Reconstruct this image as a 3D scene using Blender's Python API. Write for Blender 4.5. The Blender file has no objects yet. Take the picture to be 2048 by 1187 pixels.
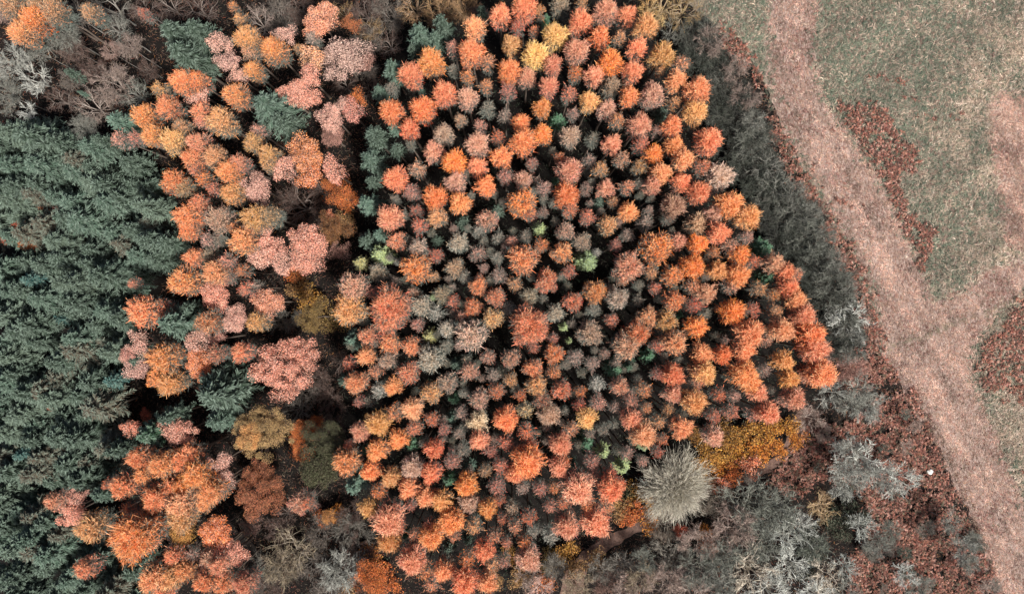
import bpy, math, random
import numpy as np
C = bpy.context.scene.collection
sc = bpy.context.scene
# ---------------------------------------------------------------- camera
H = 120.0                       # camera height above the ground, looking straight down
KX = 0.70 / 1024.0              # tangent of the view angle per picture pixel
cd = bpy.data.cameras.new('camera'); cam = bpy.data.objects.new('camera', cd); C.objects.link(cam)
cam.location = (0, 0, H); cam.rotation_euler = (0, 0, 0)
cd.sensor_width = 36; cd.lens = 18 / 0.70; cd.clip_end = 2000
sc.camera = cam
# ---------------------------------------------------------------- sky, sun, exposure
SUN_EL, SUN_ROT = 56, 140
w = bpy.data.worlds.new('World'); sc.world = w; w.use_nodes = True
nt = w.node_tree; bg = nt.nodes['Background']
sky = nt.nodes.new('ShaderNodeTexSky'); sky.sky_type = 'NISHITA'; sky.sun_disc = False
sky.sun_elevation = math.radians(SUN_EL); sky.sun_rotation = math.radians(SUN_ROT)
sky.air_density = 1.0; sky.dust_density = 4.0; sky.ozone_density = 1.0
nt.links.new(sky.outputs[0], bg.inputs[0]); bg.inputs[1].default_value = 0.05
sd = bpy.data.lights.new('sun', 'SUN'); sun = bpy.data.objects.new('sun', sd); C.objects.link(sun)
sd.energy = 3.7; sd.angle = math.radians(8); sd.color = (1.0, 0.965, 0.92)
az = math.radians(SUN_ROT)      # direction to the sun: the picture's lower right
dx, dy = math.sin(az), math.cos(az)
sun.rotation_euler = (math.radians(90 - SUN_EL), 0, math.atan2(dy, dx) + math.pi/2)
sc.view_settings.view_transform = 'Standard'; sc.view_settings.look = 'None'
sc.view_settings.exposure = 0.9; sc.view_settings.gamma = 1.0
sc.cycles.max_bounces = 5; sc.cycles.diffuse_bounces = 3; sc.cycles.transmission_bounces = 3
sc.cycles.use_adaptive_sampling = True
rng = np.random.default_rng(11)
random.seed(11)
# ---- where each crown stands, measured tile by tile: x y radius colour(s)
K4 = 3.9575
LARCH = {
(700,0): '''1190 115 88 S; 1380 60 100 SR; 1500 95 58 KO; 985 215 92 AS; 1325 225 65 R; 1455 245 45 OS; 1280 355 80 HA; 1465 430 108 Y; 820 380 66 PS; 960 410 105 SO
640 485 105 OH; 480 590 98 SR; 1090 490 70 AS; 815 555 50 GN; 1260 560 95 OS; 930 610 66 OK; 1075 680 60 AO; 1400 610 76 PS; 745 735 98 SR; 570 860 102 RO; 325 880 96 RO
1250 720 70 RP; 930 775 86 PQ; 330 700 55 GD; 1090 860 70 GN; 875 950 56 AG; 1030 1000 60 PS; 1230 915 65 GP; 1520 850 76 OH; 1355 970 76 OS; 470 1020 80 R; 740 1060 86 GP
1170 1080 62 RO; 1010 1140 96 QP; 1370 1120 106 OS; 1520 1060 82 O''',
(1060,0): '''400 165 95 S; 600 80 100 PS; 415 30 60 AH; 770 120 80 S; 920 200 96 AH; 240 40 80 GD; 200 280 102 YH; 370 400 100 PS; 550 290 88 RO; 710 300 60 A; 850 380 82 S
640 490 102 O; 1050 430 100 HK; 1200 510 75 AS; 1030 565 40 AK; 360 580 66 O; 510 595 82 SQ; 815 565 86 S; 180 510 80 RP; 150 680 80 RP; 650 680 80 DG; 310 740 70 S
470 800 82 AY; 790 760 82 OS; 970 750 96 P; 1160 640 90 AS; 1330 710 102 SA; 1140 815 62 AK; 610 860 80 P; 340 900 55 P; 105 850 80 OH; 1310 890 96 AY
695 955 66 AO; 870 990 98 PS; 1125 995 86 SO; 120 1060 100 O; 320 1075 86 GP; 500 1100 66 NG; 650 1140 80 SP; 1420 1110 108 S; 1000 1040 50 P''',
(700,260): '''665 170 86 PS; 825 245 98 O; 1200 210 90 OS; 1440 265 56 RG; 1010 290 82 S; 360 380 98 SR; 530 310 75 AP; 480 120 45 NG; 490 490 75 PR; 835 410 90 P; 1070 440 86 OS
1230 370 70 PR; 1370 390 76 P; 670 530 98 OR; 870 575 90 OA; 1540 460 70 P; 1365 580 118 O; 690 690 82 A; 310 690 105 SP; 520 640 60 RD; 550 760 72 RS; 350 550 50 GD
1090 710 90 PS; 1020 800 60 GW; 370 880 76 S; 540 930 82 PW; 680 990 62 R; 860 890 86 GW; 820 780 40 PG; 1180 850 62 G; 1390 840 60 GD; 1280 880 55 SP; 1520 910 66 O
1010 980 75 GR; 1165 1010 60 G; 1060 1090 45 P; 1370 1020 122 OS; 830 1090 80 GA; 520 1090 120 O; 220 1130 80 G; 660 1160 50 AH; 910 1160 60 G; 1180 1150 72 PG
1020 1170 40 S; 380 1040 36 GW; 1430 660 60 RD; 1530 650 50 DP''',
(1060,260): '''880 120 72 SR; 980 185 78 O; 1140 120 76 AO; 1220 230 90 AS; 1370 290 72 SO; 1500 370 112 WQ; 470 240 60 PG; 180 170 40 NG; 235 220 52 OS; 310 320 102 PR; 730 230 70 AP
560 310 70 KA; 870 290 66 KH; 1040 340 86 AS; 1200 410 76 S; 970 440 76 PS; 110 450 70 P; 290 510 102 RO; 440 470 60 DP; 600 465 76 PS; 770 450 66 SA; 660 570 50 A; 780 645 82 AO
1340 490 92 SR; 1140 600 96 DP; 1100 700 60 D; 315 630 72 SO; 460 690 72 SR; 200 720 40 GN; 1450 665 76 P; 1320 740 90 GA; 1500 810 92 S; 620 750 82 AK; 280 800 76 P
915 730 72 GP; 415 880 76 GP; 770 830 60 GP; 100 920 70 OH; 255 970 88 OA; 680 910 56 RP; 1170 880 76 PR; 1000 930 132 O; 1330 900 84 O; 1455 970 56 OH; 780 1080 118 SP
530 970 40 W; 960 1130 60 A; 1290 1080 100 O; 1130 1150 90 O; 310 1120 60 RS; 130 1160 76 RO; 1490 1110 80 AK''',
(640,530): '''260 170 115 QP; 230 350 132 KA; 560 320 150 SR; 540 440 110 SR; 420 220 65 RP; 590 130 50 GP; 900 100 80 KG; 1130 120 76 NW; 1250 165 76 OS; 1400 90 76 GA; 1540 150 66 A
1390 255 82 RS; 740 220 60 GO; 970 230 80 NG; 1055 290 62 RS; 1210 330 76 RO; 800 320 90 GW; 920 380 75 WN; 1120 400 50 SG; 1370 420 86 AY; 1490 340 66 GW
1010 500 76 W; 770 470 60 PR; 1200 550 126 QW; 1000 640 60 GN; 550 620 86 OS; 380 560 82 SR; 725 640 82 SO; 880 740 105 WN; 360 720 76 AS; 230 780 62 RS; 540 750 80 PG
440 840 66 SA; 700 850 92 RS; 285 930 92 SA; 470 990 72 WN; 580 960 76 AO; 880 1010 88 AK; 1010 930 86 PG; 1180 840 82 PS; 1330 730 66 SG; 1370 870 66 GP; 1510 910 62 KA
1400 1000 72 OR; 1260 1060 86 P; 1140 1010 50 G; 1510 740 80 SG; 310 1080 50 RP; 380 1080 52 GN; 520 570 70 SR''',
(1020,530): '''170 90 40 G; 290 140 88 RS; 150 250 76 GN; 500 290 82 R; 670 210 92 OH; 850 260 92 WP; 1020 160 50 GN; 1010 280 55 GD; 900 110 60 AS; 1150 180 55 RS; 1300 280 88 OR
1450 170 72 AS; 1560 220 86 PA; 1460 320 72 R; 150 480 148 SR; 360 380 76 GW; 660 350 66 NW; 805 435 62 SR; 630 540 102 GQ; 490 460 46 GD; 1090 410 82 AS; 1240 440 92 KH
1480 490 92 O; 1010 540 102 RO; 920 640 112 QA; 1300 610 102 AS; 1170 640 62 RS; 340 580 50 RP; 190 650 52 RS; 350 700 82 OR; 520 730 72 PG; 650 780 66 PG; 750 700 50 GR
1520 700 86 AS; 180 820 82 SO; 350 850 66 OA; 570 850 46 NG; 690 940 72 W; 210 950 88 AK; 410 990 82 R; 560 1000 50 O; 870 960 76 SP; 1060 990 72 OA; 1290 870 92 SR
1170 860 60 RP; 1500 840 82 AP; 1490 930 62 SA; 80 1030 55 OR; 250 1060 76 RD; 960 1070 66 SP; 1290 1020 76 PS; 1460 1080 102 AK; 1080 1130 50 AO; 1250 1140 52 KA
550 1110 60 R; 700 1090 72 PS; 830 1120 56 PG''',
(1380,380): '''320 110 108 AO; 460 210 102 AK; 450 370 60 PQ; 320 440 72 QA; 400 510 86 O; 500 570 66 RO; 380 680 96 AO; 330 760 72 PA; 160 830 105 QA; 340 960 102 O; 490 950 72 RS
550 780 66 KA; 660 830 60 KO; 670 580 90 PA; 760 650 80 S; 830 670 70 SA; 780 770 82 S; 840 860 86 AS; 670 960 66 A; 900 990 96 SQ''',
(1380,640): '''480 100 112 SA; 600 160 60 PA; 730 80 96 AQ; 950 120 120 SO; 990 230 112 SQ; 90 260 82 AO; 260 280 80 RO; 430 240 92 SA; 120 420 92 AY; 75 510 60 AP; 740 320 88 KA
790 460 80 K; 430 430 112 AO; 480 500 90 AO; 540 570 82 SQ; 590 400 60 PG; 1040 420 122 SA; 920 430 76 PS; 230 590 62 RO; 350 600 56 PQ; 330 730 66 S; 190 760 66 RS; 620 730 92 SQ
500 750 60 SP; 820 620 96 PS; 190 920 86 QP; 640 550 40 GW''',
(640,790): '''730 110 90 AQ; 590 140 76 OA; 460 220 102 KH; 890 190 66 RO; 320 290 82 PS; 750 260 72 SO; 980 270 56 RP; 620 350 82 OA; 230 390 46 RS; 450 440 88 OA; 900 430 82 R
1120 140 60 PG; 1250 210 88 WY; 1470 190 98 SO; 1100 300 56 GP; 1260 360 82 SQ; 1470 370 72 RS; 1350 440 60 RP; 210 530 112 OA; 400 600 82 OS; 730 570 92 PW; 880 620 88 RS
1050 520 76 RG; 1130 430 66 GD; 560 650 82 AH; 470 760 72 O; 700 740 86 SA; 1160 710 92 OK; 840 810 82 SA; 960 840 88 KA; 1400 720 76 RP; 1430 560 72 RS; 1310 600 60 KG
380 890 78 HK; 540 990 134 SP; 1180 850 82 PG; 1420 830 50 RO; 1330 900 78 KO; 1040 1000 104 OA; 1220 1040 72 AK; 1440 980 46 RO; 1520 890 66 GA; 720 870 50 RP; 860 1030 60 RP
740 1100 50 SA; 880 1120 102 OA; 1060 1110 56 SA; 1540 1040 62 SA; 1390 1110 62 SA''',
(1020,790): '''120 120 72 YG; 310 150 92 GQ; 610 180 88 YA; 130 290 76 RO; 160 390 72 RO; 400 390 92 SP; 490 270 68 AS; 740 270 56 GD; 960 190 86 SP; 1180 210 62 A; 1060 310 104 AQ
1210 350 50 OS; 1360 260 92 SA; 930 460 60 P; 1050 520 50 PQ; 1170 450 52 R; 140 530 132 OS; 40 620 82 SR; 390 570 86 SP; 440 510 46 O; 650 520 72 PR; 660 610 60 PR
800 610 60 R; 540 740 134 QS; 800 740 112 SR; 240 740 66 RP; 350 730 56 OA; 100 730 60 PG; 420 850 62 SO; 610 860 72 OA; 320 880 60 SP; 770 880 66 AS; 150 970 66 RO
450 1040 104 PS; 680 1010 118 SQ; 190 1070 60 GW; 320 1110 76 WN; 110 1160 62 O''',
(700,887): '''310 770 92 HO; 490 920 112 SP; 600 1010 72 OA; 740 1010 86 SA; 650 1110 72 SA; 800 920 70 NG; 930 910 72 O; 1060 850 88 RS; 1240 780 50 S; 1130 960 72 A; 1220 930 60 PS
1410 910 102 PQ; 910 1090 112 SR; 1090 1100 86 SA''',
(380,0): '''970 310 65 GP; 660 390 105 OK; 450 300 100 KA; 470 420 70 AP; 400 160 60 KA; 345 55 45 OK; 500 560 80 KO; 360 750 100 OA; 60 640 85 OR; 90 890 90 S; 240 960 112 AH; 100 970 66 SQ
540 1040 70 PS; 500 1130 82 HK; 860 390 45 KD''',
(0,0): '''720 100 80 AD; 1140 110 50 RD; 1270 710 76 KH; 1330 850 92 SO; 1140 920 100 OK; 1210 1070 92 KO; 1370 1110 102 YA; 1440 1010 80 AD; 950 1100 76 PS; 1080 1090 60 RP; 1450 650 110 OS; 270 150 105 O; 170 260 100 AO; 100 50 100 AD; 420 80 100 AD; 300 30 90 AD''',
(220,200): '''700 340 92 SP; 660 470 92 SO; 680 560 60 S; 840 450 92 KQ; 1250 430 86 HK; 1260 520 66 HA; 940 570 102 OA; 1020 500 80 RP; 740 620 72 O; 820 700 60 SR; 970 740 92 KA
510 650 102 OR; 590 700 80 HD; 620 920 112 OS; 620 1040 82 OS; 700 820 80 RS; 860 940 110 PG; 980 1010 60 OA; 1150 930 112 HK; 1270 920 90 HD; 780 1110 72 P; 860 1110 60 GD
1050 1120 112 AO; 1100 1040 72 AS''',
(220,480): '''660 140 82 SO; 780 130 80 GD; 920 170 76 SP; 830 260 102 AS; 1050 245 62 OD; 580 320 120 OA; 930 300 60 PS; 1080 390 72 SR; 1160 370 60 GP; 1160 650 86 KH; 190 345 48 S
270 560 130 SO; 410 530 72 RS; 780 650 102 OD; 420 930 122 OH; 370 1090 82 OK; 480 1130 102 KA; 850 900 80 RD; 1040 890 86 SR''',

(380,887): '''860 470 90 PR; 930 470 62 RO; 150 910 80 PQ; 120 1080 92 SO; 440 1100 92 RP; 240 960 90 SP''',
(60,887): '''860 110 92 SO; 1050 160 112 OA; 1180 130 92 SO; 1270 80 90 SO; 900 240 82 OA; 740 340 102 SO; 620 320 52 RO; 1330 240 122 OK; 1220 330 92 OK; 1120 330 80 SO; 1440 370 112 OA
1000 430 112 SO; 920 560 62 O; 1210 480 122 AQ; 1200 590 110 HA; 1390 460 82 AO; 780 510 62 OS; 840 620 102 SP; 1010 640 62 SP; 830 740 180 OA; 480 660 122 AH; 200 450 80 SP; 440 980 90 SR
1140 880 82 SR; 980 1060 120 AS; 1100 1050 112 AH; 1230 1000 92 AO; 1290 870 72 PD; 1060 1180 80 S; 1540 1100 90 SO; 1400 1120 90 SO''',
}
BROAD = {
(380,0): '''970 450 104 A; 1030 150 145 SA; 740 270 92 QP; 240 350 96 QP; 300 490 90 P; 390 600 76 Q; 60 780 80 Q; 940 590 92 SQ; 900 740 145 SQ; 760 730 72 SP; 1130 920 130 QP
1290 790 92 OD; 1130 1070 104 PD; 1280 880 92 RP; 1200 450 190 PG; 1380 480 92 PD; 1270 200 72 DO''',
(400,240): '''840 270 155 OK; 870 450 100 O; 660 380 100 QS; 1050 400 100 SQ; 1110 600 92 OD; 1020 510 62 OD; 1060 860 132 MU; 860 960 160 SQ; 550 1000 150 QS; 470 1090 104 Q
650 1140 92 Q; 850 1080 150 SQ; 1100 1050 82 PD; 1010 790 62 OR''',
(220,200): '''1160 690 130 PQ''',
(220,480): '''830 430 132 SQ; 1250 490 126 SA; 990 630 112 QP; 680 800 102 QP; 850 780 62 PR; 240 820 96 QP; 130 910 72 PR; 220 1020 96 P; 700 980 122 O''',
(380,620): '''570 960 235 HN; 470 1010 110 HA; 770 450 290 SQ; 880 960 104 OD; 1000 880 62 OD; 1080 1060 200 MX; 960 60 120 MH; 850 1090 72 OD''',
(380,887): '''560 360 240 UD; 1020 190 180 MX; 1090 580 62 KD; 340 880 122 SQ; 200 700 142 O; 1440 1050 130 OD; 1480 1150 90 OD''',
(60,887): '''330 550 122 SQ; 350 430 82 PS; 1190 700 110 KM; 1420 930 92 QP; 1520 900 90 SQ; 1500 150 100 QP; 1530 290 82 QP''',
(0,740): '''1050 460 82 S; 1150 360 52 RD; 1410 500 130 QS; 400 300 30 RD''',
(0,200): '''400 790 80 OD; 130 1000 50 RD; 240 1130 80 OD; 560 1110 50 OD; 60 1090 60 RD''',
}
SPRUCE = {
(700,0): '''540 260 112 EB; 720 170 92 E; 670 300 82 EB; 330 530 102 EB; 230 720 72 EB; 180 1060 102 E; 350 990 60 B; 1040 85 50 E; 1550 150 50 V; 500 390 60 E; 560 700 28 B''',
(1060,0): '''215 945 68 V; 1040 890 62 E; 620 380 24 V''',
(700,260): '''150 220 102 EB; 170 400 62 E; 120 570 92 B; 250 590 50 E; 230 820 60 B; 120 870 72 E; 360 150 62 E; 240 980 96 L; 70 1050 62 LH; 1500 780 56 L; 680 870 46 E; 890 720 60 E; 1150 640 60 E''',
(1060,260): '''455 1030 92 LV; 540 560 60 E; 200 390 30 V''',
(640,530): '''260 600 82 B; 860 560 60 LH; 885 255 30 LN; 1060 1060 50 V; 190 920 60 E; 330 430 50 E; 1080 780 60 E''',
(1020,530): '''1100 710 72 V; 830 820 72 V; 940 800 62 EV; 1340 390 40 V; 430 490 36 L; 470 600 26 L; 420 90 50 E''',
(1380,380): '''590 460 84 V; 620 680 84 V''',
(1380,640): '''200 740 30 E''',
(640,790): '''720 400 64 V; 355 440 42 V; 1020 670 62 V; 260 720 104 B; 1180 580 50 B; 1040 180 50 B''',
(1020,790): '''600 380 84 V; 740 450 62 L; 890 570 66 L; 1060 400 50 LN; 500 540 40 E''',
(700,887): '''930 760 52 E; 780 820 62 E; 440 720 42 V''',
(380,0): '''600 820 172 EB; 720 950 112 E; 40 230 125 E''',
(0,0): '''1360 250 150 E; 1440 420 165 E; 930 960 125 B; 560 580 52 E; 650 740 26 B; 240 1080 190 E; 800 1110 90 E; 450 1120 120 E''',
(220,480): '''480 660 165 EB; 800 1120 150 E; 600 540 70 E''',
(380,620): '''200 670 215 E; 200 880 115 EB''',
(0,740): '''1160 510 132 EV; 1310 380 90 E; 900 640 112 E; 800 980 110 EB''',
}
# the dense fir stand on the left: outline in picture pixels, filled on a jittered grid
FIRS_IN = [(0,235),(95,250),(185,255),(255,300),(300,330),(330,370),(345,420),(355,500),(345,540),(300,560),(250,575),(255,640),(235,700),(230,760),(255,810),(235,860),(230,900),(195,940),(205,970),(180,985),(150,965),(90,975),(60,1010),(100,1050),(130,1080),(200,1090),(270,1120),(290,1187),(290,1215),(-40,1215),(-40,235)]
TEAL = [(50,560),(116,626),(210,753),(18,768),(53,917),(125,382),(10,427),(35,610)]
# bare, leafless trees: x y r colour (picture pixels)
BARE = '''20 125 32 GW; 76 162 34 WG; 15 190 30 G; 60 222 20 W; 235 60 28 G; 258 94 26 GP; 222 104 18 PG; 227 167 38 GP; 273 190 30 GN; 187 215 38 GP; 172 255 26 G; 126 68 36 G
83 106 28 G; 15 25 26 PG; 222 15 44 GD; 150 30 34 DG; 190 140 26 D; 120 200 30 D; 140 160 24 DG; 290 20 30 D; 340 12 34 D; 400 20 36 D; 560 40 40 DG; 600 20 34 D; 520 45 34 GP; 730 25 34 D; 780 30 36 DG; 730 90 30 DG
690 30 26 HD; 740 60 28 HD; 830 20 34 DH; 880 30 32 DH; 930 20 28 DH; 960 35 22 D; 780 90 28 D; 740 180 24 D; 730 140 22 DG; 690 170 24 D; 1330 12 44 HN; 1370 20 40 HN; 1300 20 24 H
1345 60 30 GD; 1380 75 36 DG; 1425 85 30 GP; 1385 118 36 DN; 1425 130 36 DN; 1470 140 26 GP; 1410 175 30 DN; 1450 185 36 DN; 1490 195 26 GP; 1430 225 30 GD; 1465 240 36 DN; 1505 240 26 G; 1450 290 32 DN; 1500 290 36 GN
1480 335 32 DN; 1535 330 30 G; 1510 375 34 DN; 1550 375 36 GN; 1590 390 26 G; 1540 425 34 DN; 1585 430 38 GN; 1620 430 24 G; 1570 475 34 DN; 1615 475 38 GN; 1650 470 20 G; 1600 515 34 DN; 1640 520 38 GN; 1675 520 22 G; 1580 500 24 DN
1620 560 34 DN; 1665 560 36 GN; 1700 580 24 G; 1650 605 34 DN; 1690 615 36 GN; 1640 650 30 DN; 1625 600 24 DN; 1695 640 44 W; 1660 690 32 DN; 1705 690 30 G; 1675 735 28 DP; 1705 735 26 DP
1655 785 34 GW; 1720 780 34 G; 1735 810 34 GW; 1700 805 30 G; 1615 835 30 GP; 
1351 972 68 Z; 1318 985 34 WN; 1716 925 54 WG; 1755 955 34 GW; 1800 955 38 WG; 1690 960 34 GW; 1700 905 34 GW
1500 1000 46 GN; 1450 1010 36 DN; 1410 1000 26 DN; 1550 1020 44 GN; 1595 1050 36 WG; 1640 1010 32 HG; 1470 1055 44 GP; 1570 1070 40 WN; 1520 1080 40 GN; 1500 1140 50 WH; 1575 1130 48 WG; 1620 1090 36 NG; 1540 1185 44 WG
1450 1110 34 GN; 1400 1080 36 GP; 1400 1140 40 GN; 1350 1110 36 GD; 1380 1180 40 GP; 1320 1050 28 DN; 1440 1170 36 G; 1330 1160 36 GP; 1650 1150 34 WH; 1625 1185 36 W; 1690 1130 26 WN; 1690 1180 30 G
1720 1050 30 WN; 1750 1090 24 G; 1780 1060 20 GN; 1810 1150 26 W; 1840 1170 22 G; 1905 1045 24 G; 1930 1100 26 GW; 1940 1125 20 G; 1945 1080 18 G; 1975 1180 24 GP; 1200 1140 26 GD
590 1100 50 GH; 560 1130 40 GH; 620 1130 36 DG; 679 1140 44 GW; 700 1060 34 GD; 640 1060 28 DG; 720 1110 34 D; 660 1185 36 DG; 560 1060 28 D; 520 1150 34 GD; 595 817 30 GD; 610 780 28 DG; 569 640 28 GD; 535 1180 34 D
605 415 44 D; 650 380 26 D; 575 400 24 D; 640 440 22 D; 640 760 24 D; 680 720 22 D; 660 800 26 D; 670 850 22 D; 735 480 16 D; 620 1000 26 DP; 570 1030 22 D; 500 1050 22 DP; 740 1180 30 D; 700 1030 26 D; 430 1150 26 DG; 300 140 20 D; 350 620 20 D
1240 1130 28 GD; 1280 1155 28 GH; 1210 1168 24 D; 1250 1180 26 GP; 1290 1120 22 GN; 1060 1150 26 GP; 1110 1130 26 GD; 1150 1170 30 GH; 1080 1175 30 PG; 120 440 26 DP; 150 100 28 D'''
# low leafy shrubs with yellow, orange or green leaves
SHRUB = '''1410 880 20 KM; 1435 865 22 MK; 1465 870 22 KM; 1500 862 24 KH; 1540 858 24 K; 1575 855 22 K; 1592 878 16 KO; 1410 915 22 KH; 1445 905 24 KH; 1480 905 24 K; 1520 895 24 KO; 1555 895 20 KO; 1430 945 22 KO; 1465 945 20 OD
1500 930 18 OS; 1440 970 18 OS; 1400 945 16 KM; 1390 870 16 MK; 1250 985 20 ME; 1275 990 20 KM; 1240 1010 22 HD; 1270 1020 22 OD; 1300 1040 22 KO; 1255 1040 18 OD; 1310 1010 18 K; 1410 1065 16 KO; 1415 1090 16 OS; 1425 1115 14 EV; 1360 1060 12 RD
1100 1120 22 MH; 1130 1105 22 KH; 1085 1160 22 OD; 1150 1135 20 HD; 1190 1120 20 HD; 1060 1120 16 MK; 665 640 24 MH; 620 600 26 KM; 600 575 22 HD; 640 620 22 MH; 590 550 18 OD; 1665 1035 26 EN; 1700 1025 24 EN; 1680 1060 22 EN; 1635 1100 22 EN; 1610 1145 20 EN; 1730 1035 14 EN
675 1030 18 KO; 650 1035 18 OD; 740 1110 22 HO; 760 1140 24 OD; 720 1160 20 OD; 700 1180 22 HD; 780 1165 20 OD; 1020 1110 18 KM; 1040 1150 20 HD; 990 1160 18 HD; 680 380 24 OD; 700 400 20 OD; 690 440 22 HD; 660 470 22 ME; 370 1070 24 KM; 620 870 22 OD; 605 900 22 OD'''
# ground areas, picture pixels on the ground
MEADOW = [(1395,-60),(1420,40),(1475,80),(1530,170),(1575,290),(1640,410),(1700,500),(1740,620),(1760,700),(1800,760),(1880,860),(1940,1000),(1990,1120),(2030,1260),(2300,1260),(2300,-60)]
TRACK = [(1535,-60),(1530,60),(1535,140),(1552,230),(1600,320),(1650,410),(1705,500),(1748,600),(1758,690),(1792,760),(1850,850),(1890,930),(1930,1010),(1970,1100),(2010,1260),(2180,1260),(2100,1100),(2030,960),(1985,850),(1950,760),(1950,700),(2000,630),(2050,590),(2200,570),(2200,520),(2050,520),(1980,530),(1935,570),(1870,600),(1848,540),(1805,440),(1752,340),(1682,240),(1642,180),(1632,100),(1642,-60)]
TRACK2 = [(1980,200),(2005,180),(2080,200),(2080,500),(2010,500),(1995,380),(1975,290)]
BRACKEN = [[(1430,52),(1455,60),(1500,105),(1520,150),(1530,175),(1512,172),(1480,130),(1440,85)],
 [(1660,200),(1700,210),(1745,205),(1780,230),(1795,270),(1835,300),(1838,345),(1795,345),(1800,390),(1830,430),(1870,455),(1865,490),(1850,520),(1868,540),(1845,545),(1820,480),(1780,390),(1730,300),(1690,240)],
 [(1535,235),(1550,240),(1600,330),(1650,410),(1700,495),(1745,600),(1765,690),(1800,760),(1740,760),(1735,700),(1710,610),(1680,530),(1640,450),(1595,385),(1560,310)],
 [(2060,570),(2020,610),(2015,640),(1965,690),(1950,740),(1960,770),(2060,800)],
 [(1600,850),(1650,850),(1700,840),(1760,790),(1830,780),(1850,830),(1880,920),(1920,1010),(1960,1090),(2000,1187),(2010,1240),(1690,1240),(1700,1120),(1740,1060),(1720,990),(1640,960),(1590,990),(1530,970),(1560,930)],
 [(1690,700),(1740,700),(1760,760),(1700,790),(1670,770)]]
BRACKEN_THIN = [[(1975,790),(2060,800),(2060,1000),(2030,940),(1995,850)],[(1720,120),(1850,100),(1950,200),(1900,330),(1760,200)],[(1400,0),(1470,0),(1500,60),(1440,50)],[(1480,900),(1600,880),(1590,960),(1500,970)],
 [(1280,1030),(1400,1020),(1380,1150),(1250,1150)],[(1800,520),(1720,560),(1700,480),(1600,300),(1640,230),(1740,350)]]
# ---------------------------------------------------------------- helpers
def world(px, py, z=0.0):
    k = KX * (H - z)
    return (px - 1024.0) * k, -(py - 593.5) * k
def lin(c):
    return tuple(((v/255.0+0.055)/1.055)**2.4 if v/255.0 > 0.04045 else v/255.0/12.92 for v in c)
PAL = {'O': (255,128,36), 'S': (252,136,90), 'R': (222,90,52), 'A': (248,166,98), 'Y': (255,204,108), 'K': (228,150,64), 'H': (188,140,72), 'P': (204,144,126),
       'Q': (246,174,144), 'G': (136,136,122), 'W': (196,197,186), 'D': (98,68,56), 'N': (86,98,82), 'M': (66,72,40), 'U': (186,100,54), 'L': (146,158,98), 'V': (44,84,52), 'X': (56,60,50), 'Z': (164,156,136), 'E': (30,42,31), 'B': (66,88,74), 'T': (36,70,68)}
CNAME = {'O': 'bright orange', 'S': 'salmon', 'R': 'rust-red', 'A': 'apricot', 'Y': 'golden-yellow', 'K': 'gold', 'H': 'ochre', 'P': 'dusty pink', 'Q': 'pale pink', 'G': 'grey',
         'W': 'silvery', 'D': 'dull brown', 'N': 'grey-green', 'L': 'lime-green', 'V': 'fresh green', 'E': 'dark green', 'B': 'bluish green', 'T': 'teal', 'X': 'dark grey', 'Z': 'beige-grey', 'M': 'dark olive', 'U': 'burnt orange'}
def colour(code, gain=1.0):
    a = np.array(lin(PAL[code[0]]))
    if len(code) > 1: a = a*0.62 + np.array(lin(PAL[code[1]]))*0.38
    return (a**0.92 if code[0] in 'EBVXNTLM' else a**0.80 * 1.0) * gain
class Strips:
    """collects thin tapering faces; every face gets a random number and a tip value"""
    def __init__(s): s.V = []; s.F = []; s.R = []; s.T = []; s.C = []; s.n = 0
    def add(s, p0, p1, w0, w1, side, rnd, t0, t1, tint=None):
        n = len(p0)
        if n == 0: return
        w0 = np.broadcast_to(np.asarray(w0, float).reshape(-1, 1), (n, 1)); w1 = np.broadcast_to(np.asarray(w1, float).reshape(-1, 1), (n, 1))
        v = np.stack([p0 - side*w0, p0 + side*w0, p1 + side*w1, p1 - side*w1], 1).reshape(-1, 3)
        s.V.append(v); s.R.append(np.repeat(np.broadcast_to(rnd, n), 4))
        t0 = np.broadcast_to(t0, n); t1 = np.broadcast_to(t1, n)
        s.T.append(np.stack([t0, t0, t1, t1], 1).reshape(-1))
        if tint is None: tint = np.ones((n, 3))
        s.C.append(np.repeat(np.broadcast_to(tint, (n, 3)), 4, axis=0))
    def arrays(s):
        return np.concatenate(s.V), np.concatenate(s.R), np.concatenate(s.T), np.concatenate(s.C)
def quad_mesh(name, V, R, T, Cc, mat, tint=False):
    n = len(V); nf = n // 4
    me = bpy.data.meshes.new(name)
    me.vertices.add(n); me.vertices.foreach_set('co', V.astype(np.float32).ravel())
    me.loops.add(n); me.loops.foreach_set('vertex_index', np.arange(n, dtype=np.int32))
    me.polygons.add(nf); me.polygons.foreach_set('loop_start', np.arange(0, n, 4, dtype=np.int32))
    me.polygons.foreach_set('loop_total', np.full(nf, 4, dtype=np.int32))
    a = me.attributes.new('rnd', 'FLOAT', 'POINT'); a.data.foreach_set('value', R.astype(np.float32))
    a = me.attributes.new('tip', 'FLOAT', 'POINT'); a.data.foreach_set('value', T.astype(np.float32))
    if tint:
        a = me.attributes.new('tint', 'FLOAT_COLOR', 'POINT')
        a.data.foreach_set('color', np.concatenate([Cc, np.ones((n, 1))], 1).astype(np.float32).ravel())
    me.materials.append(mat); me.update(calc_edges=True); me.validate()
    return me
def unit(v): return v / (np.linalg.norm(v, axis=1, keepdims=True) + 1e-9)
def perp(d):
    r = rng.normal(size=d.shape); return unit(np.cross(d, r))
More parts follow.
